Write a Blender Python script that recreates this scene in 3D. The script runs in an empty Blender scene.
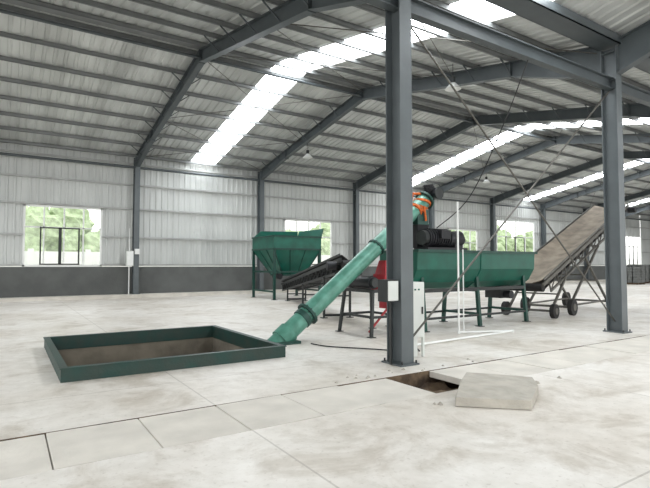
import bpy, math, random
from mathutils import Vector, Matrix, noise
random.seed(7)
sc = bpy.context.scene
def lin(c):
    c=c/255.0
    return c/12.92 if c<=0.04045 else ((c+0.055)/1.055)**2.4
def col(r,g,b): return (lin(r),lin(g),lin(b),1)

# ---------------------------------------------------------------- materials
def mat(name, rgb, rough=0.6, metal=0.0, var=0.12, scale=3.0, bump=0.0, bscale=30.0, rgb2=None, stretch=None):
    m=bpy.data.materials.new(name); m.use_nodes=True
    nt=m.node_tree; bs=nt.nodes['Principled BSDF']
    bs.inputs['Roughness'].default_value=rough; bs.inputs['Metallic'].default_value=metal
    tc=nt.nodes.new('ShaderNodeTexCoord'); src=tc.outputs['Object']
    if stretch:
        mp=nt.nodes.new('ShaderNodeMapping'); mp.inputs['Scale'].default_value=stretch
        nt.links.new(src,mp.inputs['Vector']); src=mp.outputs['Vector']
    n=nt.nodes.new('ShaderNodeTexNoise'); n.inputs['Scale'].default_value=scale; n.inputs['Detail'].default_value=6
    nt.links.new(src,n.inputs['Vector'])
    rp=nt.nodes.new('ShaderNodeValToRGB')
    c=col(*rgb)
    if rgb2: c2=col(*rgb2)
    else: c2=tuple([c[i]*(1-var*2) for i in range(3)]+[1])
    rp.color_ramp.elements[0].position=0.35; rp.color_ramp.elements[1].position=0.65
    rp.color_ramp.elements[0].color=c2; rp.color_ramp.elements[1].color=c
    nt.links.new(n.outputs['Fac'],rp.inputs['Fac']); nt.links.new(rp.outputs['Color'],bs.inputs['Base Color'])
    if bump>0:
        n2=nt.nodes.new('ShaderNodeTexNoise'); n2.inputs['Scale'].default_value=bscale; n2.inputs['Detail'].default_value=5
        nt.links.new(tc.outputs['Object'],n2.inputs['Vector'])
        b=nt.nodes.new('ShaderNodeBump'); b.inputs['Strength'].default_value=bump; b.inputs['Distance'].default_value=0.02
        nt.links.new(n2.outputs['Fac'],b.inputs['Height']); nt.links.new(b.outputs['Normal'],bs.inputs['Normal'])
    return m

M_steel=mat('column_steel_paint',(90,97,100),0.4,0.1,0.08,2.5)
M_steel2=mat('rafter_steel_paint',(78,85,88),0.45,0.1,0.08,2.5)
M_purlin=mat('purlin_galvanised',(128,131,131),0.45,0.2,0.1,1.5)
M_girt=mat('girt_galvanised',(172,174,172),0.45,0.2,0.1,1.5)
M_roof=mat('roof_sheet_underside',(210,213,211),0.36,0.25,0.16,0.8,stretch=(1.6,0.25,1))
M_wall=mat('wall_cladding_sheet',(196,199,197),0.42,0.15,0.07,0.7,stretch=(2,1,0.4))
M_dado=mat('cement_dado',(98,100,99),0.9,0,0.12,1.2,0.3,12)
M_green=mat('green_machine_paint',(14,94,78),0.42,0.05,0.16,2.5)
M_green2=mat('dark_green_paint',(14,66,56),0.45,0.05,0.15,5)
M_rim=mat('weathered_rim_paint',(22,60,54),0.5,0.1,0.2,4,0.2,30,rgb2=(42,58,52))
M_tube=mat('pale_green_tube_paint',(92,148,132),0.32,0.1,0.1,6,rgb2=(72,124,108))
M_flange=mat('flange_dark_green',(40,78,70),0.45,0.2,0.12,8)
M_black=mat('black_rubber',(34,33,33),0.7,0,0.15,8)
M_motor=mat('motor_dark_paint',(40,41,45),0.5,0.3,0.15,10)
M_red=mat('red_machine_paint',(170,38,48),0.5,0.0,0.18,6)
M_orange=mat('orange_lifting_sling',(216,106,44),0.8,0,0.2,14,0.5,60)
M_white=mat('white_plastic',(228,230,228),0.5,0,0.03,4)
M_cab=mat('cabinet_grey_paint',(208,212,208),0.45,0,0.04,3)
M_dark=mat('dark_frame_metal',(54,57,57),0.5,0.3,0.12,6)
M_cable=mat('bracing_rod_metal',(92,90,84),0.5,0.3,0.12,6)
M_belt=mat('dusty_belt',(166,154,138),0.85,0,0.12,2.5,0.3,20,rgb2=(132,122,110))
M_frame=mat('conveyor_frame_metal',(108,106,100),0.55,0.3,0.15,4)
M_soil=mat('pit_soil',(98,84,70),0.95,0,0.25,3,0.9,14,rgb2=(48,39,32))
M_pit=mat('pit_wall_concrete',(128,121,108),0.95,0,0.2,2,0.5,10)
M_slab=mat('cover_slab_concrete',(212,207,198),0.8,0,0.09,2.0,0.35,22)
M_slab2=mat('broken_slab_concrete',(180,175,165),0.9,0,0.1,5,0.6,18)
M_trench=mat('trench_earth',(118,100,80),0.95,0,0.25,5,0.8,14,rgb2=(66,54,44))
M_leaf=mat('foliage',(178,196,158),0.9,0,0.2,3,1.0,6)
M_trunk=mat('bark',(96,80,64),0.9,0,0.2,8)
M_out=mat('outside_ground',(190,192,176),0.95,0,0.1,0.6)
M_bag=mat('woven_bags',(104,106,104),0.85,0,0.15,5)

def emis(name,rgb,s):
    m=bpy.data.materials.new(name); m.use_nodes=True; nt=m.node_tree
    nt.nodes.remove(nt.nodes['Principled BSDF'])
    e=nt.nodes.new('ShaderNodeEmission'); e.inputs['Strength'].default_value=s
    n=nt.nodes.new('ShaderNodeTexNoise'); n.inputs['Scale'].default_value=0.8
    rp=nt.nodes.new('ShaderNodeValToRGB'); c=col(*rgb)
    rp.color_ramp.elements[0].color=tuple([c[i]*0.85 for i in range(3)]+[1]); rp.color_ramp.elements[1].color=c
    nt.links.new(n.outputs['Fac'],rp.inputs['Fac']); nt.links.new(rp.outputs['Color'],e.inputs['Color'])
    nt.links.new(e.outputs[0],nt.nodes['Material Output'].inputs['Surface'])
    return m
M_sky=emis('translucent_rooflight',(248,252,255),13)

def glass():
    m=bpy.data.materials.new('window_glass'); m.use_nodes=True; nt=m.node_tree
    nt.nodes.remove(nt.nodes['Principled BSDF'])
    t=nt.nodes.new('ShaderNodeBsdfTransparent'); t.inputs[0].default_value=(0.95,0.97,0.97,1)
    g=nt.nodes.new('ShaderNodeBsdfGlossy'); g.inputs['Roughness'].default_value=0.05
    mx=nt.nodes.new('ShaderNodeMixShader'); mx.inputs[0].default_value=0.06
    nt.links.new(t.outputs[0],mx.inputs[1]); nt.links.new(g.outputs[0],mx.inputs[2])
    nt.links.new(mx.outputs[0],nt.nodes['Material Output'].inputs['Surface'])
    return m
M_glass=glass()

def floor_mat():
    m=bpy.data.materials.new('concrete_floor'); m.use_nodes=True; nt=m.node_tree; L=nt.links
    bs=nt.nodes['Principled BSDF']
    tc=nt.nodes.new('ShaderNodeTexCoord')
    def nz(s,d,r=.6,dist=0):
        n=nt.nodes.new('ShaderNodeTexNoise'); n.inputs['Scale'].default_value=s; n.inputs['Detail'].default_value=d; n.inputs['Roughness'].default_value=r
        n.inputs['Distortion'].default_value=dist
        L.new(tc.outputs['Object'],n.inputs['Vector']); return n
    def ramp(n,p0,c0,p1,c1):
        rp=nt.nodes.new('ShaderNodeValToRGB')
        rp.color_ramp.elements[0].position=p0; rp.color_ramp.elements[1].position=p1
        rp.color_ramp.elements[0].color=c0; rp.color_ramp.elements[1].color=c1
        L.new(n.outputs['Fac'],rp.inputs['Fac']); return rp.outputs['Color']
    n1=nz(0.33,8); n2=nz(5,8); n3=nz(1.1,10,.7,.6); n4=nz(22,4)
    a=ramp(n1,.34,col(204,197,187),.64,col(228,225,220))
    b2=ramp(n2,.3,(0.85,0.84,0.82,1),.6,(1,1,1,1))
    b3=ramp(n3,.36,(0.76,0.73,0.69,1),.50,(1,1,1,1))
    b4=ramp(n4,.28,(0.80,0.78,0.76,1),.42,(1,1,1,1))
    def mul(x,y):
        mu=nt.nodes.new('ShaderNodeMix'); mu.data_type='RGBA'; mu.blend_type='MULTIPLY'; mu.inputs[0].default_value=1
        L.new(x,mu.inputs[6]); L.new(y,mu.inputs[7]); return mu.outputs[2]
    c=mul(mul(mul(a,b2),b3),b4)
    sp=nt.nodes.new('ShaderNodeSeparateXYZ'); L.new(tc.outputs['Object'],sp.inputs[0])
    def joint(sock,off,per,w):
        a=nt.nodes.new('ShaderNodeMath'); a.operation='ADD'; a.inputs[1].default_value=-off+per*40; L.new(sock,a.inputs[0])
        b=nt.nodes.new('ShaderNodeMath'); b.operation='MODULO'; b.inputs[1].default_value=per; L.new(a.outputs[0],b.inputs[0])
        c=nt.nodes.new('ShaderNodeMath'); c.operation='LESS_THAN'; c.inputs[1].default_value=w; L.new(b.outputs[0],c.inputs[0])
        return c.outputs[0]
    j1=joint(sp.outputs['X'],1.9,4.28,0.018); j2=joint(sp.outputs['Y'],6.35,4.6,0.018)
    mxx=nt.nodes.new('ShaderNodeMath'); mxx.operation='MAXIMUM'; L.new(j1,mxx.inputs[0]); L.new(j2,mxx.inputs[1])
    ml=nt.nodes.new('ShaderNodeMath'); ml.operation='MULTIPLY'; ml.inputs[1].default_value=0.4; L.new(mxx.outputs[0],ml.inputs[0])
    m2=nt.nodes.new('ShaderNodeMix'); m2.data_type='RGBA'; L.new(ml.outputs[0],m2.inputs[0])
    L.new(c,m2.inputs[6]); m2.inputs[7].default_value=col(120,112,100)
    L.new(m2.outputs[2],bs.inputs['Base Color'])
    bs.inputs['Roughness'].default_value=0.45
    b=nt.nodes.new('ShaderNodeBump'); b.inputs['Strength'].default_value=0.2; b.inputs['Distance'].default_value=0.01
    L.new(n2.outputs['Fac'],b.inputs['Height']); L.new(b.outputs['Normal'],bs.inputs['Normal'])
    return m
M_floor=floor_mat()

# ---------------------------------------------------------------- mesh builder
class MB:
    def __init__(s): s.v=[];s.f=[];s.m=[];s.s=[];s.mats=[]
    def mi(s,m):
        if m not in s.mats: s.mats.append(m)
        return s.mats.index(m)
    def add(s,vs,fs,m,smooth=False):
        o=len(s.v); s.v+= [Vector(v) for v in vs]; k=s.mi(m)
        for f in fs: s.f.append([i+o for i in f]); s.m.append(k); s.s.append(smooth)
    def hexa(s,b,t,m):
        s.add(list(b)+list(t),[(3,2,1,0),(4,5,6,7),(0,1,5,4),(1,2,6,5),(2,3,7,6),(3,0,4,7)],m)
    def box(s,x0,x1,y0,y1,z0,z1,m):
        s.hexa([(x0,y0,z0),(x1,y0,z0),(x1,y1,z0),(x0,y1,z0)],[(x0,y0,z1),(x1,y0,z1),(x1,y1,z1),(x0,y1,z1)],m)
    def frame_(s,p0,p1,up):
        p0=Vector(p0);p1=Vector(p1); d=(p1-p0).normalized(); up=Vector(up)
        if abs(d.dot(up))>0.99: up=Vector((0,1,0))
        a=d.cross(up).normalized(); b=a.cross(d).normalized()
        return p0,p1,a,b
    def bar(s,p0,p1,w,h,m,up=(0,0,1),off=0.0,offa=0.0):
        p0,p1,a,b=s.frame_(p0,p1,up)
        q=lambda p:[p+a*(offa-w/2)+b*(off-h/2),p+a*(offa+w/2)+b*(off-h/2),p+a*(offa+w/2)+b*(off+h/2),p+a*(offa-w/2)+b*(off+h/2)]
        s.hexa(q(p0),q(p1),m)
    def ibeam(s,p0,p1,w,h,m,up=(0,0,1),t=0.015,tf=0.02):
        s.bar(p0,p1,w,tf,m,up,off=h/2-tf/2); s.bar(p0,p1,w,tf,m,up,off=-h/2+tf/2); s.bar(p0,p1,t,h-2*tf,m,up)
    def cyl(s,p0,p1,r0,m,r1=None,n=20,caps=True,smooth=True):
        if r1 is None: r1=r0
        p0,p1,a,b=s.frame_(p0,p1,(0,0,1))
        vs=[]
        for p,r in ((p0,r0),(p1,r1)):
            for i in range(n):
                t=2*math.pi*i/n; vs.append(p+a*math.cos(t)*r+b*math.sin(t)*r)
        s.add(vs,[(i,(i+1)%n,n+(i+1)%n,n+i) for i in range(n)],m,smooth)
        if caps: s.add(vs,[tuple(range(n))[::-1],tuple(range(n,2*n))],m)
    def quad(s,a,b,c,d,m): s.add([a,b,c,d],[(0,1,2,3)],m)
    def grid(s,fn,nu,nv,m,smooth=True):
        vs=[fn(i/nu,j/nv) for j in range(nv+1) for i in range(nu+1)]
        fs=[(j*(nu+1)+i,j*(nu+1)+i+1,(j+1)*(nu+1)+i+1,(j+1)*(nu+1)+i) for j in range(nv) for i in range(nu)]
        s.add(vs,fs,m,smooth)
    def done(s,name,bevel=0,parent=None):
        me=bpy.data.meshes.new(name); me.from_pydata([tuple(v) for v in s.v],[],s.f)
        for m in s.mats: me.materials.append(m)
        for p,k,sm in zip(me.polygons,s.m,s.s): p.material_index=k; p.use_smooth=sm
        me.update(); o=bpy.data.objects.new(name,me); sc.collection.objects.link(o)
        if bevel:
            b=o.modifiers.new('bevel','BEVEL'); b.width=bevel; b.segments=2; b.limit_method='ANGLE'
        if parent: o.parent=parent
        return o

# ---------------------------------------------------------------- building constants
X0=5.07; BAY=6.44
FX=[X0+BAY*k for k in range(-4,10)]
XL,XR=FX[0]-0.2,FX[-1]+0.2
YW=24.5; YV=5.7; YR=15.0; YR2=-3.6; YS=-13.0
ZE=6.7; ZR=8.5
def roofz(y):
    if y>=YV:
        return ZR-(ZR-ZE)*abs(y-YR)/ (YW-YR if y>YR else YR-YV)
    return ZR-(ZR-ZE)*abs(y-YR2)/9.35
def corr(mb,x0,x1,fn,m,pitch=0.3,depth=0.035):
    prof=[(0,0),(0.55,0),(0.65,1),(0.9,1)]
    xs=[]
    k=math.floor(x0/pitch)
    while k*pitch<x1:
        for a,b in prof:
            x=(k+a)*pitch
            if x0<=x<=x1: xs.append((x,b*depth))
        k+=1
    if xs[0][0]>x0+1e-4: xs.insert(0,(x0,xs[0][1]))
    if xs[-1][0]<x1-1e-4: xs.append((x1,xs[-1][1]))
    vs=[]
    for x,o in xs: vs.append(fn(x,0,o)); vs.append(fn(x,1,o))
    mb.add(vs,[(2*i,2*i+2,2*i+3,2*i+1) for i in range(len(xs)-1)],m)

SKY=[8.35-13.4, 8.35, 22.0, 35.2, 48.4]
SW=0.64
rng=[];x=XL
for s_ in SKY:
    rng.append((x,s_-SW)); x=s_+SW
rng.append((x,XR))
slopes=[(YW+0.3,YR),(YR,YV),(YV,YR2),(YR2,YS)]
ceil=MB(); 
for (ya,yb) in slopes:
    for (a,b) in rng:
        def f(x,t,o,ya=ya,yb=yb):
            y=ya+(yb-ya)*t
            zz=ZE if abs(y-YV)<1e-6 else roofz(y)
            return (x,y,zz+o)
        corr(ceil,a,b,f,M_roof)
for yr in (YR,YR2):
    for (a,b) in rng:
        ceil.add([(a,yr-.25,roofz(yr-.25)-.01),(b,yr-.25,roofz(yr-.25)-.01),(b,yr,ZR-.005),(a,yr,ZR-.005),(a,yr+.25,roofz(yr+.25)-.01),(b,yr+.25,roofz(yr+.25)-.01)],
             [(0,1,2,3),(3,2,5,4)],M_purlin)
ceil.done('ceiling')
for s_ in SKY:
    sk=MB()
    for (ya,yb) in slopes:
        ya2=ya-0.5 if ya>YW-1 else ya
        f=lambda x,t,o,ya=ya2,yb=yb:(x,ya+(yb-ya)*t,(ZE if abs(ya+(yb-ya)*t-YV)<1e-6 else roofz(ya+(yb-ya)*t))+o-0.004)
        corr(sk,s_-SW,s_+SW,f,M_sky)
    sk.done('skylight')

PH=.14
pu=MB()
def purl(y):
    z=roofz(y)
    pu.box(XL,XR,y-0.03,y-0.024,z-PH,z-0.01,M_purlin)
    pu.box(XL,XR,y-0.03,y+0.03,z-0.02,z-0.01,M_purlin)
    pu.box(XL,XR,y-0.03,y+0.03,z-PH,z-PH+.01,M_purlin)
for i in range(8):
    t=0.35+i*1.27
    for yr in (YR,YR2):
        for sg in (1,-1): purl(yr+sg*t)
pu.done('roof_purlins')
W=[(0.55,3.65,4.1),(13.1,16.35,4.1),(26.3,29.4,4.1),(31.6,36.4,5.0),(51.2,54.5,4.4)]
wl=MB(); x=XL
for (a,b,zt) in W:
    corr(wl,x,a,lambda x,t,o:(x,YW-o,1.45+(ZE+.05-1.45)*t),M_wall,0.28,0.03)
    corr(wl,a,b,lambda x,t,o,zt=zt:(x,YW-o,zt+(ZE+.05-zt)*t),M_wall,0.28,0.03)
    x=b
corr(wl,x,XR,lambda x,t,o:(x,YW-o,1.45+(ZE+.05-1.45)*t),M_wall,0.28,0.03)
wl.box(XL,XR,YW-.12,YW+.12,0,1.42,M_dado)
wl.done('wall_back')
# dusty kerb along the foot of the wall
kb=MB(); kb.box(XL,XR,YW-.9,YW-.12,0,.14,M_slab); kb.done('baseboard_back')
gi=MB()
for z in (1.5,2.8,4.15,5.3,6.3):
    segs=[];x=XL
    for (a,b,zt) in W:
        if z<zt-0.02: segs.append((x,a)); x=b
    segs.append((x,XR))
    for a,b in segs:
        gi.box(a,b,YW-.17,YW-.035,z-.035,z+.035,M_girt)
gi.done('wall_girts')
ge=MB()
def gab(y0,y1):
    n=int((y1-y0)/0.3); vs=[]
    ys=[]
    for i in range(n):
        for a,o in ((0,0),(.55,0),(.65,.03),(.9,.03)): ys.append((y0+(y1-y0)*(i+a)/n,o))
    ys.append((y1,0))
    for y,o in ys: vs+= [(XR-o,y,1.45),(XR-o,y,roofz(y))]
    ge.add(vs,[(2*i,2*i+2,2*i+3,2*i+1) for i in range(len(ys)-1)],M_wall)
gab(YV,YW); gab(YS,YV-0.001)
ge.box(XR-.1,XR+.1,YS,YW,0,1.45,M_dado)
ge.done('wall_right')

for i,(a,b,zt) in enumerate(W):
    w=MB(); y=YW-0.06; z0=1.43; t=0.08
    w.box(a,b,y-.05,y+.05,z0,z0+t,M_white); w.box(a,b,y-.05,y+.05,zt-t,zt,M_white)
    w.box(a,a+t,y-.05,y+.05,z0,zt,M_white); w.box(b-t,b,y-.05,y+.05,z0,zt,M_white)
    n=4; zm=z0+(zt-z0)*0.64
    w.box(a,b,y-.04,y+.04,zm-.03,zm+.03,M_white)
    for k in range(1,n):
        x=a+(b-a)*k/n
        w.box(x-.03,x+.03,y-.04,y+.04,z0,zt,M_white)
    for k in (1,2):
        xa=a+(b-a)*k/n-.15; xb=xa+(b-a)/n
        w.box(xa,xa+.06,y-.07,y-.04,z0+t,zm,M_dark); w.box(xb-.06,xb,y-.07,y-.04,z0+t,zm,M_dark)
        w.box(xa,xb,y-.07,y-.04,z0+t,z0+t+.05,M_dark); w.box(xa,xb,y-.07,y-.04,zm-.05,zm,M_dark)
    w.quad((a,y,z0),(b,y,z0),(b,y,zt),(a,y,zt),M_glass)
    w.done('window_%d'%(i+1))

# ---------------------------------------------------------------- steel frames
def column(x,y,z,w=.24,d=.34,mt=M_steel,zb=0.0):
    c=MB(); c.ibeam((x,y,zb+0.02),(x,y,z),w,d,mt,up=(0,1,0))
    c.box(x-w/2-.06,x+w/2+.06,y-d/2-.06,y+d/2+.06,zb,zb+.025,mt)
    for sx in (-1,1):
        for sy in (-1,1):
            c.cyl((x+sx*(w/2+.02),y+sy*(d/2+.03),zb+.02),(x+sx*(w/2+.02),y+sy*(d/2+.03),zb+.07),.014,M_dark,n=8)
    for zz in (z-0.75,z-.1):
        c.box(x-w/2+.01,x+w/2-.01,y-d/2+.02,y+d/2-.02,zz-.008,zz+.008,mt)
    c.done('steel_column')
YC=YW-.37
for x in FX:
    column(x,YC,roofz(YC)-.18,zb=.14); column(x,YV,ZE-.25); 
    if x<30: column(x,YS+.25,ZE-.2)
for x in FX:
    r=MB()
    def raft(y0,d0,y1,d1):
        zt0=roofz(y0)-PH-.005; zt1=roofz(y1)-PH-.005; w=.2
        r.hexa([(x-.008,y0,zt0-d0),(x+.008,y0,zt0-d0),(x+.008,y1,zt1-d1),(x-.008,y1,zt1-d1)],[(x-.008,y0,zt0),(x+.008,y0,zt0),(x+.008,y1,zt1),(x-.008,y1,zt1)],M_steel2)
        for (a,b) in ((zt0,zt1),(zt0-d0,zt1-d1)):
            r.hexa([(x-w/2,y0,a-.02),(x+w/2,y0,a-.02),(x+w/2,y1,b-.02),(x-w/2,y1,b-.02)],[(x-w/2,y0,a),(x+w/2,y0,a),(x+w/2,y1,b),(x-w/2,y1,b)],M_steel2)
    raft(YC-.18,.52,YR+6.2,.36); raft(YR+6.2,.36,YR,.4)
    raft(YR,.4,YV+2.6,.4); raft(YV+2.6,.4,YV+.18,.76)
    raft(YV-.18,.76,YV-2.6,.4); raft(YV-2.6,.4,YR2,.4); raft(YR2,.4,YS+.4,.5)
    for yy in (YR,YR2,YR+6.2,YV+2.6):
        zt=roofz(yy)-PH; r.box(x-.1,x+.1,yy-.015,yy+.015,zt-.45,zt,M_steel2)
    for i in range(1,7):
        for sg in (1,-1):
            yy=YR+sg*(.35+i*1.27); zz=roofz(yy)-PH
            for sx in (-1,1): r.bar((x+sx*.05,yy,zz-.36),(x+sx*.5,yy,zz),.03,.03,M_steel2)
    r.done('roof_rafter')
lb=MB()
lb.ibeam((XL,YV,5.62),(XR,YV,5.62),.16,.26,M_steel2)
lb.done('eaves_tie_beam')
g=MB(); 
g.box(XL,XR,YV-.24,YV+.24,ZE-.22,ZE-.2,M_steel2); g.box(XL,XR,YV-.24,YV-.22,ZE-.22,ZE-.02,M_steel2); g.box(XL,XR,YV+.22,YV+.24,ZE-.22,ZE-.02,M_steel2)
g.done('valley_gutter')
lb=MB(); lb.cyl((XL,YR,ZR-.42),(XR,YR,ZR-.42),.05,M_steel2,n=10); lb.done('ridge_strut')
lb=MB(); lb.cyl((XL,YC,6.1),(XR,YC,6.1),.06,M_steel2,n=10); lb.done('wall_tie_strut')
lb=MB()
def rod(a,b,r=.012): lb.cyl(a,b,r,M_cable,n=6)
rod((X0+.1,YV,5.45),(X0+BAY-.1,YV,.25),.017); rod((X0+BAY-.1,YV,5.45),(X0+.1,YV,.25),.017)
lb.done('column_cross_bracing')
lb=MB()
for k in (0,2,5):
    xa=X0+BAY*k; xb=xa+BAY
    for (ya,yb) in ((YC-.3,YR+4.7),(YR+4.7,YR+.1),(YR-.1,YR-4.6),(YR-4.6,YV+.3)):
        za=roofz(ya)-.3; zb=roofz(yb)-.3
        rod((xa,ya,za),(xb,yb,zb)); rod((xb,ya,za),(xa,yb,zb))
lb.done('roof_cross_bracing')
for (x,y,z) in ((11.05,10,6.8),(12.0,20.0,6.7),(24,10,6.7),(25,20,6.7)):
    l=MB(); zt=roofz(y)
    l.cyl((x,y,z+.3),(x,y,zt-.02),.01,M_dark,n=6)
    l.cyl((x,y,z+.12),(x,y,z+.3),.07,M_dark,n=14)
    l.cyl((x,y,z-.06),(x,y,z+.12),.24,M_white,r1=.08,n=24,caps=False)
    l.cyl((x,y,z-.055),(x,y,z-.045),.22,M_white,n=24)
    l.done('high_bay_lamp')

# ---------------------------------------------------------------- floor with holes
PX0,PX1,PY0,PY1=.68,3.78,7.18,10.28
TX0,TX1,TY0,TY1=-6.0,14.0,4.15,5.1
fl=MB()
xs=sorted({XL-2,PX0,PX1,TX0,TX1,XR}); ys=sorted({YS-1,TY0,TY1,PY0,PY1,YW+.1})
for i in range(len(xs)-1):
    for j in range(len(ys)-1):
        cx=(xs[i]+xs[i+1])/2; cy=(ys[j]+ys[j+1])/2
        if PX0<cx<PX1 and PY0<cy<PY1: continue
        if TX0<cx<TX1 and TY0<cy<TY1: continue
        fl.quad((xs[i],ys[j],0),(xs[i+1],ys[j],0),(xs[i+1],ys[j+1],0),(xs[i],ys[j+1],0),M_floor)
fl.done('floor')
tr=MB()
D=.42
tr.quad((TX0,TY0,-D),(TX1,TY0,-D),(TX1,TY1,-D),(TX0,TY1,-D),M_trench)
tr.quad((TX0,TY0,-D),(TX1,TY0,-D),(TX1,TY0,0),(TX0,TY0,0),M_trench)
tr.quad((TX0,TY1,-D),(TX0,TY1,0),(TX1,TY1,0),(TX1,TY1,-D),M_trench)
tr.quad((TX0,TY0,-D),(TX0,TY0,0),(TX0,TY1,0),(TX0,TY1,-D),M_trench)
tr.quad((TX1,TY0,-D),(TX1,TY1,-D),(TX1,TY1,0),(TX1,TY0,0),M_trench)
tr.grid(lambda u,v:(4.0+u*1.2,TY0+v*(TY1-TY0),-.3+.2*noise.noise(Vector((u*4,v*4,3)))+.1*u),16,12,M_trench)
tr.done('cable_trench')
sl=MB()
xx=-6.0+.01
while xx<TX1-.3:
    nx=min(xx+.79,TX1-.01)
    if not (4.02<(xx+nx)/2<4.95):
        dz=random.uniform(-.008,.004)
        sk=random.uniform(-.006,.006)
        sl.hexa([(xx,TY0+.012+sk,-.09),(nx-.01,TY0+.012-sk,-.09),(nx-.01,TY1-.018-sk,-.09),(xx,TY1-.018+sk,-.09)],
                [(xx,TY0+.012+sk,dz),(nx-.01,TY0+.012-sk,dz),(nx-.01,TY1-.018-sk,dz),(xx,TY1-.018+sk,dz)],M_slab)
    xx=nx
sl.done('trench_cover_slabs',bevel=.006)
bs=MB()
pts=[(4.02,3.66),(4.58,3.13),(4.9,3.30),(5.25,3.50),(5.52,3.76),(5.2,4.05),(4.9,4.28),(4.5,4.02)]
z0=[.0,.0,.0,.0,.01,.03,.05,.04]
n=len(pts); cx=sum(p[0] for p in pts)/n; cy=sum(p[1] for p in pts)/n
bot=[(p[0],p[1],z0[i]+.004) for i,p in enumerate(pts)]; top=[(cx+(p[0]-cx)*.99,cy+(p[1]-cy)*.98,z0[i]+.10) for i,p in enumerate(pts)]
bs.add(bot+top,[tuple(range(n))[::-1],tuple(range(n,2*n))]+[(i,(i+1)%n,n+(i+1)%n,n+i) for i in range(n)],M_slab2)
bs.done('broken_concrete_slab',bevel=.006)
rb=MB()
for i in range(30):
    x=random.uniform(3.5,6.2); y=random.choice([random.uniform(5.13,5.4),random.uniform(3.7,4.1)]); s=random.uniform(.008,.028)
    if 4.0<x<5.6 and y<4.3: continue
    b=[(x+s*a*random.uniform(.6,1.2),y+s*c*random.uniform(.6,1.2),0) for a,c in ((-1,-1),(1,-1),(1,1),(-1,1))]
    t=[(p[0]*.3+x*.7,p[1]*.3+y*.7,s*1.1) for p in b]; rb.hexa(b,t,M_slab2)
rb.done('concrete_rubble')

# ---------------------------------------------------------------- pit
p=MB()
pd=-1.0
for a,b in (((PX0,PY0),(PX1,PY0)),((PX1,PY0),(PX1,PY1)),((PX1,PY1),(PX0,PY1)),((PX0,PY1),(PX0,PY0))):
    p.quad((a[0],a[1],pd),(b[0],b[1],pd),(b[0],b[1],0),(a[0],a[1],0),M_pit)
def heap(u,v):
    x=PX0+.001+u*(PX1-PX0-.002); y=PY0+.001+v*(PY1-PY0-.002)
    h=-.85+.5*math.exp(-((u-.78)**2/.06+(v-.85)**2/.1))+.3*math.exp(-((u-.15)**2/.05+(v-.85)**2/.08))
    h+=.14*noise.noise(Vector((x*1.7,y*1.7,0)))+.09*noise.noise(Vector((x*6,y*6,2)))
    return (x,y,h)
p.grid(heap,60,60,M_soil)
p.done('feed_pit')
rm=MB(); o=.07; zt=.17
for (a,b,c,d) in ((PX0-o,PX1+o,PY0-o,PY0),(PX0-o,PX1+o,PY1,PY1+o),(PX0-o,PX0,PY0,PY1),(PX1,PX1+o,PY0,PY1)):
    rm.box(a,b,c,d,.0,zt,M_rim)
t=.012
for (a,b,c,d) in ((PX0,PX1,PY0,PY0+t),(PX0,PX1,PY1-t,PY1),(PX0,PX0+t,PY0,PY1),(PX1-t,PX1,PY0,PY1)):
    rm.box(a+.001,b-.001,c+.001,d-.001,-.06,zt,M_rim)
e=.015
for (a,b,c,d) in ((PX0-o-e,PX1+o+e,PY0-o-e,PY0+e),(PX0-o-e,PX1+o+e,PY1-e,PY1+o+e),(PX0-o-e,PX0+e,PY0,PY1),(PX1-e,PX1+o+e,PY0,PY1)):
    rm.box(a,b,c,d,zt,zt+.014,M_rim)
rm.done('pit_steel_rim')

# ---------------------------------------------------------------- screw conveyor
S0=Vector((4.2,8.4,-.12)); S1=Vector((8.55,8.62,3.12)); d=(S1-S0).normalized()
def sp(t): return S0+(S1-S0)*t
s=MB(); R=.18
s.cyl(sp(0),sp(1),R,M_tube,n=32)
def flange(t,r=R+.065,w=.025):
    c=sp(t); s.cyl(c-d*w,c-d*.003,r,M_flange,n=32); s.cyl(c+d*.003,c+d*w,r,M_flange,n=32)
    p0,p1,a,b=s.frame_(c,c+d,(0,0,1))
    for i in range(12):
        q=c+(a*math.cos(i*math.pi/6)+b*math.sin(i*math.pi/6))*(r-.03); s.cyl(q-d*.05,q+d*.05,.012,M_dark,n=6)
flange(.20); flange(.62,r=R+.03,w=.018); flange(.985)
s.cyl(sp(.165),sp(.185),R+.02,M_flange,n=32)
s.cyl(sp(.055),sp(.10),R+.03,M_tube,n=32)
s.box(4.2,4.75,8.15,8.65,0.0,.05,M_flange)
s.cyl(sp(1),sp(1)+d*.1,.12,M_motor,n=20)
s.cyl(sp(1)+d*.1,sp(1)+d*.3,.16,M_motor,n=20)
mc=sp(1)+d*.2
up=Vector((-d.z,0,d.x)).normalized()
mt_=mc-d*.05+up*.02
s.cyl(mt_,mt_+Vector((-.06,-.02,.24)),.12,M_motor,n=18)
for i in range(5):
    q=mt_+Vector((-.06,-.02,.24))*(.25+.15*i); s.cyl(q,q+Vector((-.003,-.001,.012)),.15,M_motor,n=18)
s.cyl(mc+Vector((-.02,-.28,-.02)),mc+Vector((-.02,.28,-.02)),.11,M_motor,n=18)
s.cyl(mc+Vector((-.02,-.30,-.02)),mc+Vector((-.02,-.27,-.02)),.14,M_dark,n=18)
c=sp(.93)
s.box(c.x-.17,c.x+.17,c.y-.17,c.y+.17,c.z-.42,c.z-.08,M_flange)
s.box(c.x-.21,c.x+.21,c.y-.21,c.y+.21,c.z-.44,c.z-.42,M_flange)
s.hexa([(c.x-.13,c.y-.1,1.9),(c.x+.13,c.y-.1,1.9),(c.x+.13,c.y+.13,1.9),(c.x-.13,c.y+.13,1.9)],
       [(c.x-.18,c.y-.18,c.z-.44),(c.x+.18,c.y-.18,c.z-.44),(c.x+.18,c.y+.18,c.z-.44),(c.x-.18,c.y+.18,c.z-.44)],M_motor)
SC=s.done('screw_conveyor')
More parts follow.
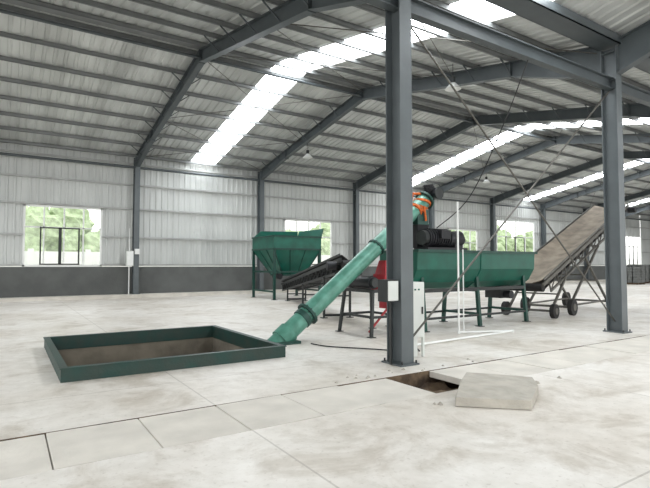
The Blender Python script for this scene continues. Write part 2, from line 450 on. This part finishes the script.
w=MB()
for i in range(4):
    t=.895+.022*i; q=sp(t)
    tilt=Vector((random.uniform(-.05,.05),random.uniform(-.05,.05),random.uniform(-.04,.04)))
    w.cyl(q-d*.025+tilt*.3,q+d*.025-tilt*.3,R+.03+random.uniform(0,.015),M_orange,n=24)
w.cyl(sp(.90)+up*.2,sp(.94)+up*.34,.03,M_orange,n=8); w.cyl(sp(.94)+up*.34,sp(.98)+up*.2,.03,M_orange,n=8)
w.cyl(sp(.93)+Vector((0,-.2,0)),sp(.93)+Vector((.05,-.22,-.35)),.028,M_orange,n=8)
w.done('lifting_sling',parent=SC)

# ---------------------------------------------------------------- green feed trough
g=MB(); TX0_,TX1_=7.65,11.9; yc=8.65
prof=[(-.66,1.82),(-.64,1.4),(-.46,1.1),(-.22,.95),(0,.91),(.22,.95),(.46,1.1),(.64,1.4),(.66,1.82)]
vs=[];n=len(prof)
for x in (TX0_,TX1_):
    for a,b in prof: vs.append((x,yc+a,b))
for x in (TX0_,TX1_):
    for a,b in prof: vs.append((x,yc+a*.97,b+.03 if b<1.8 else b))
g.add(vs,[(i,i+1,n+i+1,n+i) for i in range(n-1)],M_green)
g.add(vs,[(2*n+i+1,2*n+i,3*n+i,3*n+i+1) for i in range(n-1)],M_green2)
for x in (TX0_,TX1_):
    g.add([(x-.012,yc+a,b) for a,b in prof]+[(x+.012,yc+a,b) for a,b in prof],[tuple(range(n))[::-1],tuple(range(n,2*n))]+[(i,(i+1)%n,n+(i+1)%n,n+i) for i in range(n)],M_green)
for sy in (-1,1):
    g.bar((TX0_-.05,yc+sy*.68,1.82),(TX1_+.05,yc+sy*.68,1.82),.09,.06,M_green2)
for x in (TX0_,TX1_): g.bar((x,yc-.7,1.82),(x,yc+.7,1.82),.08,.06,M_green2)
for x in (9.75,):
    for i in range(n-1):
        a,b=prof[i],prof[i+1]; g.bar((x,yc+a[0]*1.0,a[1]),(x,yc+b[0]*1.0,b[1]),.035,.015,M_green,up=(1,0,0))
g.cyl((TX0_+.02,yc,1.25),(TX1_-.02,yc,1.25),.06,M_dark)
for x in (7.9,9.75,11.6):
    for sy in (-1,1): g.bar((x,yc+sy*.6,0),(x,yc+sy*.5,1.22),.08,.08,M_green2,up=(1,0,0)); g.box(x-.08,x+.08,yc+sy*.6-.08,yc+sy*.6+.08,0,.015,M_dark)
    g.bar((x,yc-.57,.3),(x,yc+.57,.3),.06,.06,M_green2); g.bar((x,yc-.5,.88),(x,yc+.5,.88),.07,.07,M_green2)
for sy in (-1,1):
    g.bar((7.9,yc+sy*.53,.91),(11.6,yc+sy*.53,.91),.07,.08,M_dark); g.bar((7.9,yc+sy*.58,.28),(11.6,yc+sy*.58,.28),.05,.05,M_dark)
ym=yc-.52
g.box(7.9,9.2,ym-.2,ym+.25,1.85,1.9,M_motor)
g.cyl((8.0,ym,2.12),(8.75,ym,2.12),.2,M_motor,n=24)
for i in range(9): g.cyl((8.05+i*.075,ym,2.12),(8.065+i*.075,ym,2.12),.225,M_motor,n=24)
g.cyl((7.88,ym,2.12),(8.0,ym,2.12),.17,M_dark,n=24)
g.cyl((8.75,ym,2.12),(9.1,ym,2.12),.17,M_motor,r1=.2,n=24)
g.box(8.85,9.1,ym-.12,ym+.2,1.9,2.2,M_motor)
g.cyl((9.1,ym,2.1),(9.22,ym,2.1),.12,M_dark)
g.box(8.25,8.55,ym-.28,ym-.18,2.1,2.3,M_motor)
g.box(11.0,11.4,yc-.25,yc+.25,.62,.95,M_dark); g.cyl((11.2,yc-.45,.72),(11.2,yc-.2,.72),.1,M_motor)
GT=g.done('green_feed_trough')

# ---------------------------------------------------------------- red drive machine on stand
r=MB(); bx0,bx1,by0,by1=6.45,7.2,8.1,9.1
for (x,sx) in ((bx0,-.1),(bx1,.1)):
    for (y,sy) in ((by0,-.08),(by1,.08)):
        r.bar((x+sx,y+sy,0),(x,y,.95),.06,.06,M_dark,up=(1,0,0)); r.box(x+sx-.07,x+sx+.07,y+sy-.07,y+sy+.07,0,.015,M_dark)
for y in (by0,by1):
    r.bar((bx0,y,.95),(bx1,y,.95),.07,.07,M_dark); r.bar((bx0-.08,y,.4),(bx1+.08,y,.4),.05,.05,M_dark)
r.bar((bx0-.1,by0,.1),(bx1,by0,.9),.035,.035,M_red)
for x in (bx0,bx1): r.bar((x,by0,.95),(x,by1,.95),.07,.07,M_red if x==bx1 else M_dark); r.bar((x,by0,.4),(x,by1,.4),.05,.05,M_dark)
r.box(bx0+.42,bx1,by0+.1,by0+.5,.99,1.3,M_red)
r.hexa([(bx0+.45,by0+.12,1.3),(bx1-.02,by0+.12,1.3),(bx1-.02,by0+.48,1.3),(bx0+.45,by0+.48,1.3)],[(bx0+.52,by0+.2,1.6),(bx1-.1,by0+.2,1.6),(bx1-.1,by0+.42,1.6),(bx0+.52,by0+.42,1.6)],M_red)
r.cyl((bx0+.1,by0+.1,1.12),(bx0+.1,by1-.25,1.12),.13,M_motor,n=20)
r.cyl((bx0+.65,by0+.02,1.15),(bx0+.65,by0+.08,1.15),.15,M_dark,n=24); r.cyl((bx0+.1,by0+.02,1.12),(bx0+.1,by0+.08,1.12),.1,M_dark,n=20)
r.box(bx0+.5,bx1-.05,by0+.1,by0+.4,.55,.9,M_red)
r.box(bx0+.1,bx1,by0+.65,by1-.05,.99,1.25,M_motor)
r.done('red_drive_unit')

# ---------------------------------------------------------------- belt conveyors
def conveyor(name,A,B,width,wheels,framem,beltm,edge=.12,truss=.35):
    c=MB(); A=Vector(A);B=Vector(B); dd=(B-A).normalized(); side=Vector((dd.y,-dd.x,0)).normalized(); u=side.cross(dd).normalized()
    if u.z<0: u=-u
    L=(B-A).length; P=lambda t,s_,h:A+dd*t+side*s_+u*h
    hw=width/2
    for k in range(3):
        a=[-hw,-hw*.4,hw*.4,hw][k]; b=[-hw,-hw*.4,hw*.4,hw][k+1]
        ha=edge if k==0 else 0; hb=edge if k==2 else 0
        c.hexa([P(0,a,ha-.02),P(0,b,hb-.02),P(L,b,hb-.02),P(L,a,ha-.02)],[P(0,a,ha),P(0,b,hb),P(L,b,hb),P(L,a,ha)],beltm)
    c.bar(P(0,0,-.24),P(L,0,-.24),width*.9,.02,M_black)
    c.cyl(P(0,-hw,-.12),P(0,hw,-.12),.12,M_black,n=20); c.cyl(P(L,-hw,-.12),P(L,hw,-.12),.12,M_black,n=20)
    for sg in (-1,1):
        s_=sg*(hw+.05)
        c.bar(P(-.1,s_,0.0),P(L+.1,s_,0.0),.05,.1,framem); c.bar(P(.3,s_,-truss),P(L-.5,s_,-truss),.05,.06,framem)
        m=int(L/.6)
        for i in range(m):
            t0=.3+(L-.8)*i/m; t1=.3+(L-.8)*(i+1)/m
            c.bar(P(t0,s_,0),P(t0,s_,-truss),.03,.03,framem,up=side)
            c.bar(P(t0,s_,-truss),P(t1,s_,0),.025,.025,framem,up=side)
        c.bar(P(0,s_,edge),P(L,s_,edge),.02,.06,framem)
    m=int(L/.9)
    for i in range(m+1):
        t0=.2+(L-.4)*i/m; c.cyl(P(t0,-hw-.05,-.06),P(t0,hw+.05,-.06),.035,framem,n=10)
    for (t0,t1,rw) in wheels:
        for sg in (-1,1):
            s_=sg*(hw+.08)
            top=P(t0,s_,-truss); q=P(t1,s_,0); foot=Vector((q.x,q.y,rw))
            c.bar(top,foot,.06,.06,framem,up=side)
            if rw>.12:
                sd=side*sg
                c.cyl(foot+sd*.03,foot+sd*.15,rw,M_black,n=28); c.cyl(foot+sd*.14,foot+sd*.17,rw*.45,framem,n=16)
            else:
                c.box(foot.x-.08,foot.x+.08,foot.y-.08,foot.y+.08,0,.02,framem); c.cyl((foot.x,foot.y,.02),(foot.x,foot.y,rw),.03,framem,n=8)
        qa=P(t1,-hw-.08,0); qb=P(t1,hw+.08,0); c.cyl((qa.x,qa.y,rw),(qb.x,qb.y,rw),.035,framem,n=10)
        ta=P(t0,-hw-.08,-truss); tb=P(t0,hw+.08,-truss); c.bar(ta,tb,.05,.05,framem)
        m1=(ta+Vector((qa.x,qa.y,rw)))/2; m2=(tb+Vector((qb.x,qb.y,rw)))/2; c.bar(m1,m2,.04,.04,framem)
    if wheels[0][2]>.12:
        for sg in (-1,1):
            s_=sg*(hw+.08); qa=P(wheels[0][1],s_,0); qb=P(wheels[1][1],s_,0)
            c.bar((qa.x,qa.y,.28),(qb.x,qb.y,.3),.05,.05,framem)
    c.cyl(P(L-.2,hw+.1,-.12),P(L-.2,hw+.35,-.12),.11,M_motor,n=16)
    c.done(name)
conveyor('mobile_belt_conveyor',(12.5,8.75,.98),(19.7,9.9,3.75),1.1,[(4.2,1.7,.24),(3.0,5.1,.26),(1.3,.35,.2)],M_frame,M_belt)
conveyor('feeder_belt_conveyor',(10.9,19.8,.62),(7.35,10.0,1.62),.6,[(2.0,2.0,.08),(5.5,5.5,.08),(8.8,8.8,.08)],M_dark,M_black,edge=.14,truss=.3)

# ---------------------------------------------------------------- green hopper
h=MB(); a,b,c_,d_=9.6,12.0,18.8,21.0
def sheet(bot,top,m=M_green):
    for i in range(4):
        j=(i+1)%4; h.quad(bot[i],bot[j],top[j],top[i],m)
def rect(x0,x1,y0,y1,z): return [(x0,y0,z),(x1,y0,z),(x1,y1,z),(x0,y1,z)]
Rt=rect(a,b,c_,d_,2.75); Rm=rect(a,b,c_,d_,2.2); Rb=rect(10.3,11.4,19.3,20.45,1.05)
sheet(Rm,Rt); sheet(Rb,Rm)
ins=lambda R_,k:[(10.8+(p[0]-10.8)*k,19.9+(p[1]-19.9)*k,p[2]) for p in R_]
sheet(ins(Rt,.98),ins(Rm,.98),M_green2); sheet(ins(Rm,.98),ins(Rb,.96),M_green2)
for i in range(4):
    j=(i+1)%4
    h.bar(Rt[i],Rt[j],.09,.07,M_green2); h.bar(Rm[i],Rm[j],.07,.07,M_green2); h.bar(Rm[i],Rb[i],.04,.04,M_green2); h.bar(Rb[i],Rb[j],.08,.08,M_green2)
    mt=[(Vector(Rm[i])*(1-k)+Vector(Rm[j])*k) for k in (.33,.66)]; mb_=[(Vector(Rb[i])*(1-k)+Vector(Rb[j])*k) for k in (.33,.66)]
    for q0,q1 in zip(mt,mb_): h.bar(q0,q1,.03,.05,M_green2)
h.hexa([(b-.02,c_,2.75),(b+.02,c_,2.75),(b+.02,d_,2.75),(b-.02,d_,2.75)],[(b+.1,c_,3.15),(b+.14,c_,3.15),(b+.14,d_,3.15),(b+.1,d_,3.15)],M_green)
h.hexa([(a,d_-.02,2.75),(b,d_-.02,2.75),(b,d_+.02,2.75),(a,d_+.02,2.75)],[(a+.5,d_+.1,3.1),(b+.1,d_+.1,3.15),(b+.1,d_+.14,3.15),(a+.5,d_+.14,3.1)],M_green)
for x in (a+.05,b-.05):
    for y in (c_+.05,d_-.05):
        h.bar((x,y,0),(x,y,2.25),.1,.1,M_green2,up=(0,1,0)); h.box(x-.1,x+.1,y-.1,y+.1,0,.015,M_dark)
for y in (c_+.05,d_-.05): h.bar((a,y,1.2),(b,y,1.2),.07,.07,M_green2)
for z in (.35,1.2):
    for x in (a+.05,b-.05): h.bar((x,c_,z),(x,d_,z),.07,.07,M_green2)
h.cyl((10.0,19.0,1.0),(10.0,19.5,1.0),.13,M_motor)
h.done('green_hopper')

# ---------------------------------------------------------------- electrical cabinets, conduits
c=MB()
cx,cy=5.58,6.02
c.box(cx-.2,cx+.2,cy-.12,cy+.12,.32,1.22,M_cab)
c.box(cx-.185,cx+.185,cy-.135,cy-.12,.34,1.2,M_cab)
c.box(cx+.12,cx+.15,cy-.15,cy-.135,.7,.82,M_dark)
for k in range(3): c.cyl((cx-.1+.08*k,cy-.15,1.1),(cx-.1+.08*k,cy-.135,1.1),.015,M_red if k==0 else M_green,n=10)
for sx in (-1,1):
    for sy in (-1,1): c.box(cx+sx*.18-.02,cx+sx*.18+.02,cy+sy*.1-.02,cy+sy*.1+.02,0,.32,M_cab)
c.box(cx-.1,cx+.1,cy-.06,cy+.06,.0,.32,M_cab)
c.done('electrical_control_cabinet',bevel=.006)
c=MB()
c.box(4.72,4.93,YV-.12,YV+.1,.95,1.28,M_dark); c.box(4.73,4.92,YV-.135,YV-.12,.97,1.26,M_cab); c.cyl((4.88,YV,0.01),(4.88,YV,.95),.02,M_dark,n=8)
c.done('isolator_box')
c=MB(); c.box(4.63,4.93,YC-.25,YC-.02,1.45,2.15,M_cab); c.box(4.65,4.91,YC-.27,YC-.25,1.48,2.12,M_white); c.box(4.98,5.18,YC-.3,YC-.18,2.0,2.25,M_white); c.cyl((4.77,YC-.1,.14),(4.77,YC-.1,1.45),.025,M_white,n=8); c.cyl((4.77,YC-.1,2.15),(4.77,YC-.1,3.2),.02,M_white,n=8)
c.done('wall_distribution_box')
c=MB()
def pipe(pts,r=.022,m=M_white):
    for p0,p1 in zip(pts[:-1],pts[1:]): c.cyl(p0,p1,r,m,n=12)
    for p0 in pts[1:-1]: c.cyl(Vector(p0)-Vector((0,0,r*1.3)),Vector(p0)+Vector((0,0,r*1.3)),r*1.3,m,n=12)
pipe([(8.33,7.45,2.9),(8.33,7.45,.03),(9.5,6.95,.03),(6.3,6.7,.03),(6.0,6.4,.03)])
pipe([(8.6,7.55,1.85),(8.6,7.55,.03)],.014)
c.done('pvc_conduit')
c=MB()
def cable(pts,r=.012,m=M_black):
    P=[Vector(p) for p in pts]
    Q=[]
    for i in range(len(P)-1):
        p0=P[max(i-1,0)];p1=P[i];p2=P[i+1];p3=P[min(i+2,len(P)-1)]
        for k in range(8):
            t=k/8; Q.append(.5*((2*p1)+(p2-p0)*t+(2*p0-5*p1+4*p2-p3)*t*t+(3*p1-p0-3*p2+p3)*t**3))
    Q.append(P[-1])
    for q0,q1 in zip(Q[:-1],Q[1:]): c.cyl(q0,q1,r,m,n=6)
cable([(5.9,6.2,.02),(5.4,6.9,.02),(4.95,7.5,.02),(4.85,7.95,.02)],.012)
cable([(6.0,6.25,.02),(6.4,6.9,.02),(6.5,7.6,.02),(6.9,7.85,.02)],.012)
c.done('floor_power_cable')
c=MB()
cable([(8.4,YV,5.48),(8.45,6.3,4.4),(8.45,7.2,3.0),(8.4,ym+.02,2.36)],.011)
c.done('hanging_power_cable',parent=GT)

# distant stacked goods
for (x,y) in ((41.0,19.0),(43.5,19.8),(46,20),(50,20.5)):
    b_=MB()
    for k in range(3):
        b_.box(x-.6+k*.5,x-.5+k*.5,y-.6,y+.6,0,.1,M_trunk)
    b_.box(x-.65,x+.65,y-.6,y+.6,.1,.13,M_trunk)
    for L_ in range(random.choice([4,6,7])):
        for i in range(2):
            for j in range(3):
                ox=x-.32+.64*i; oy=y-.4+.4*j; z=.13+.2*L_
                b_.hexa(rect(ox-.26,ox+.26,oy-.15,oy+.15,z),rect(ox-.28,ox+.28,oy-.17,oy+.17,z+.1),M_bag)
                b_.hexa(rect(ox-.28,ox+.28,oy-.17,oy+.17,z+.1),rect(ox-.24,ox+.24,oy-.14,oy+.14,z+.2),M_bag)
    b_.done('bagged_goods_pallet')

# ---------------------------------------------------------------- outside
o_=MB(); o_.quad((-60,YW+.15,-.05),(140,YW+.15,-.05),(140,120,-.05),(-60,120,-.05),M_out); o_.done('outside_ground')
fw=MB(); fw.box(-20,80,33,33.2,-.05,2.3,M_white)
for k in range(34): fw.box(-20+k*3,-19.7+k*3,32.9,33.0,-.05,2.45,M_white)
fw.done('boundary_wall')
def tree(x,y,H):
    t=MB(); t.cyl((x,y,-.05),(x+.2,y,H*.5),.2,M_trunk,r1=.1,n=10)
    for k in range(9):
        cx=x+random.uniform(-1.8,1.8); cy=y+random.uniform(-1.5,1.5); cz=H*random.uniform(.45,.95); R_=random.uniform(1.0,1.8)
        def f(u,v):
            th=u*2*math.pi; ph=v*math.pi
            q=Vector((math.sin(ph)*math.cos(th),math.sin(ph)*math.sin(th),math.cos(ph)))
            rr=R_*(1+.35*noise.noise(q*2.2+Vector((cx,cy,cz)))+.18*noise.noise(q*7+Vector((cx,0,0))))
            return Vector((cx,cy,cz))+q*rr
        t.grid(f,22,14,M_leaf,False)
    t.done('tree')
for (x,y,H) in ((-1,39,4.2),(3,41,5.0),(7,40,4.2),(19,42,4.6),(24,41,4.2),(29,44,5.2),(41,42,4.8),(48,44,5.6),(53,43,5.2),(58,45,6.2),(63,44,5.6),(88,46,6)):
    tree(x,y,H)

# ---------------------------------------------------------------- world, camera
w=bpy.data.worlds.new('overcast_sky'); sc.world=w; w.use_nodes=True
bg=w.node_tree.nodes['Background']; bg.inputs[0].default_value=(1.0,0.99,0.97,1); bg.inputs[1].default_value=2.4
sc.view_settings.view_transform='Standard'
sc.view_settings.exposure=0.2
cam=bpy.data.cameras.new('camera'); co=bpy.data.objects.new('camera',cam); sc.collection.objects.link(co)
cam.sensor_width=36; cam.lens=490/650*36; cam.clip_end=500
co.location=(0,0,1.5); co.rotation_euler=(math.radians(92.45),0,math.radians(-33.0))
sc.camera=co
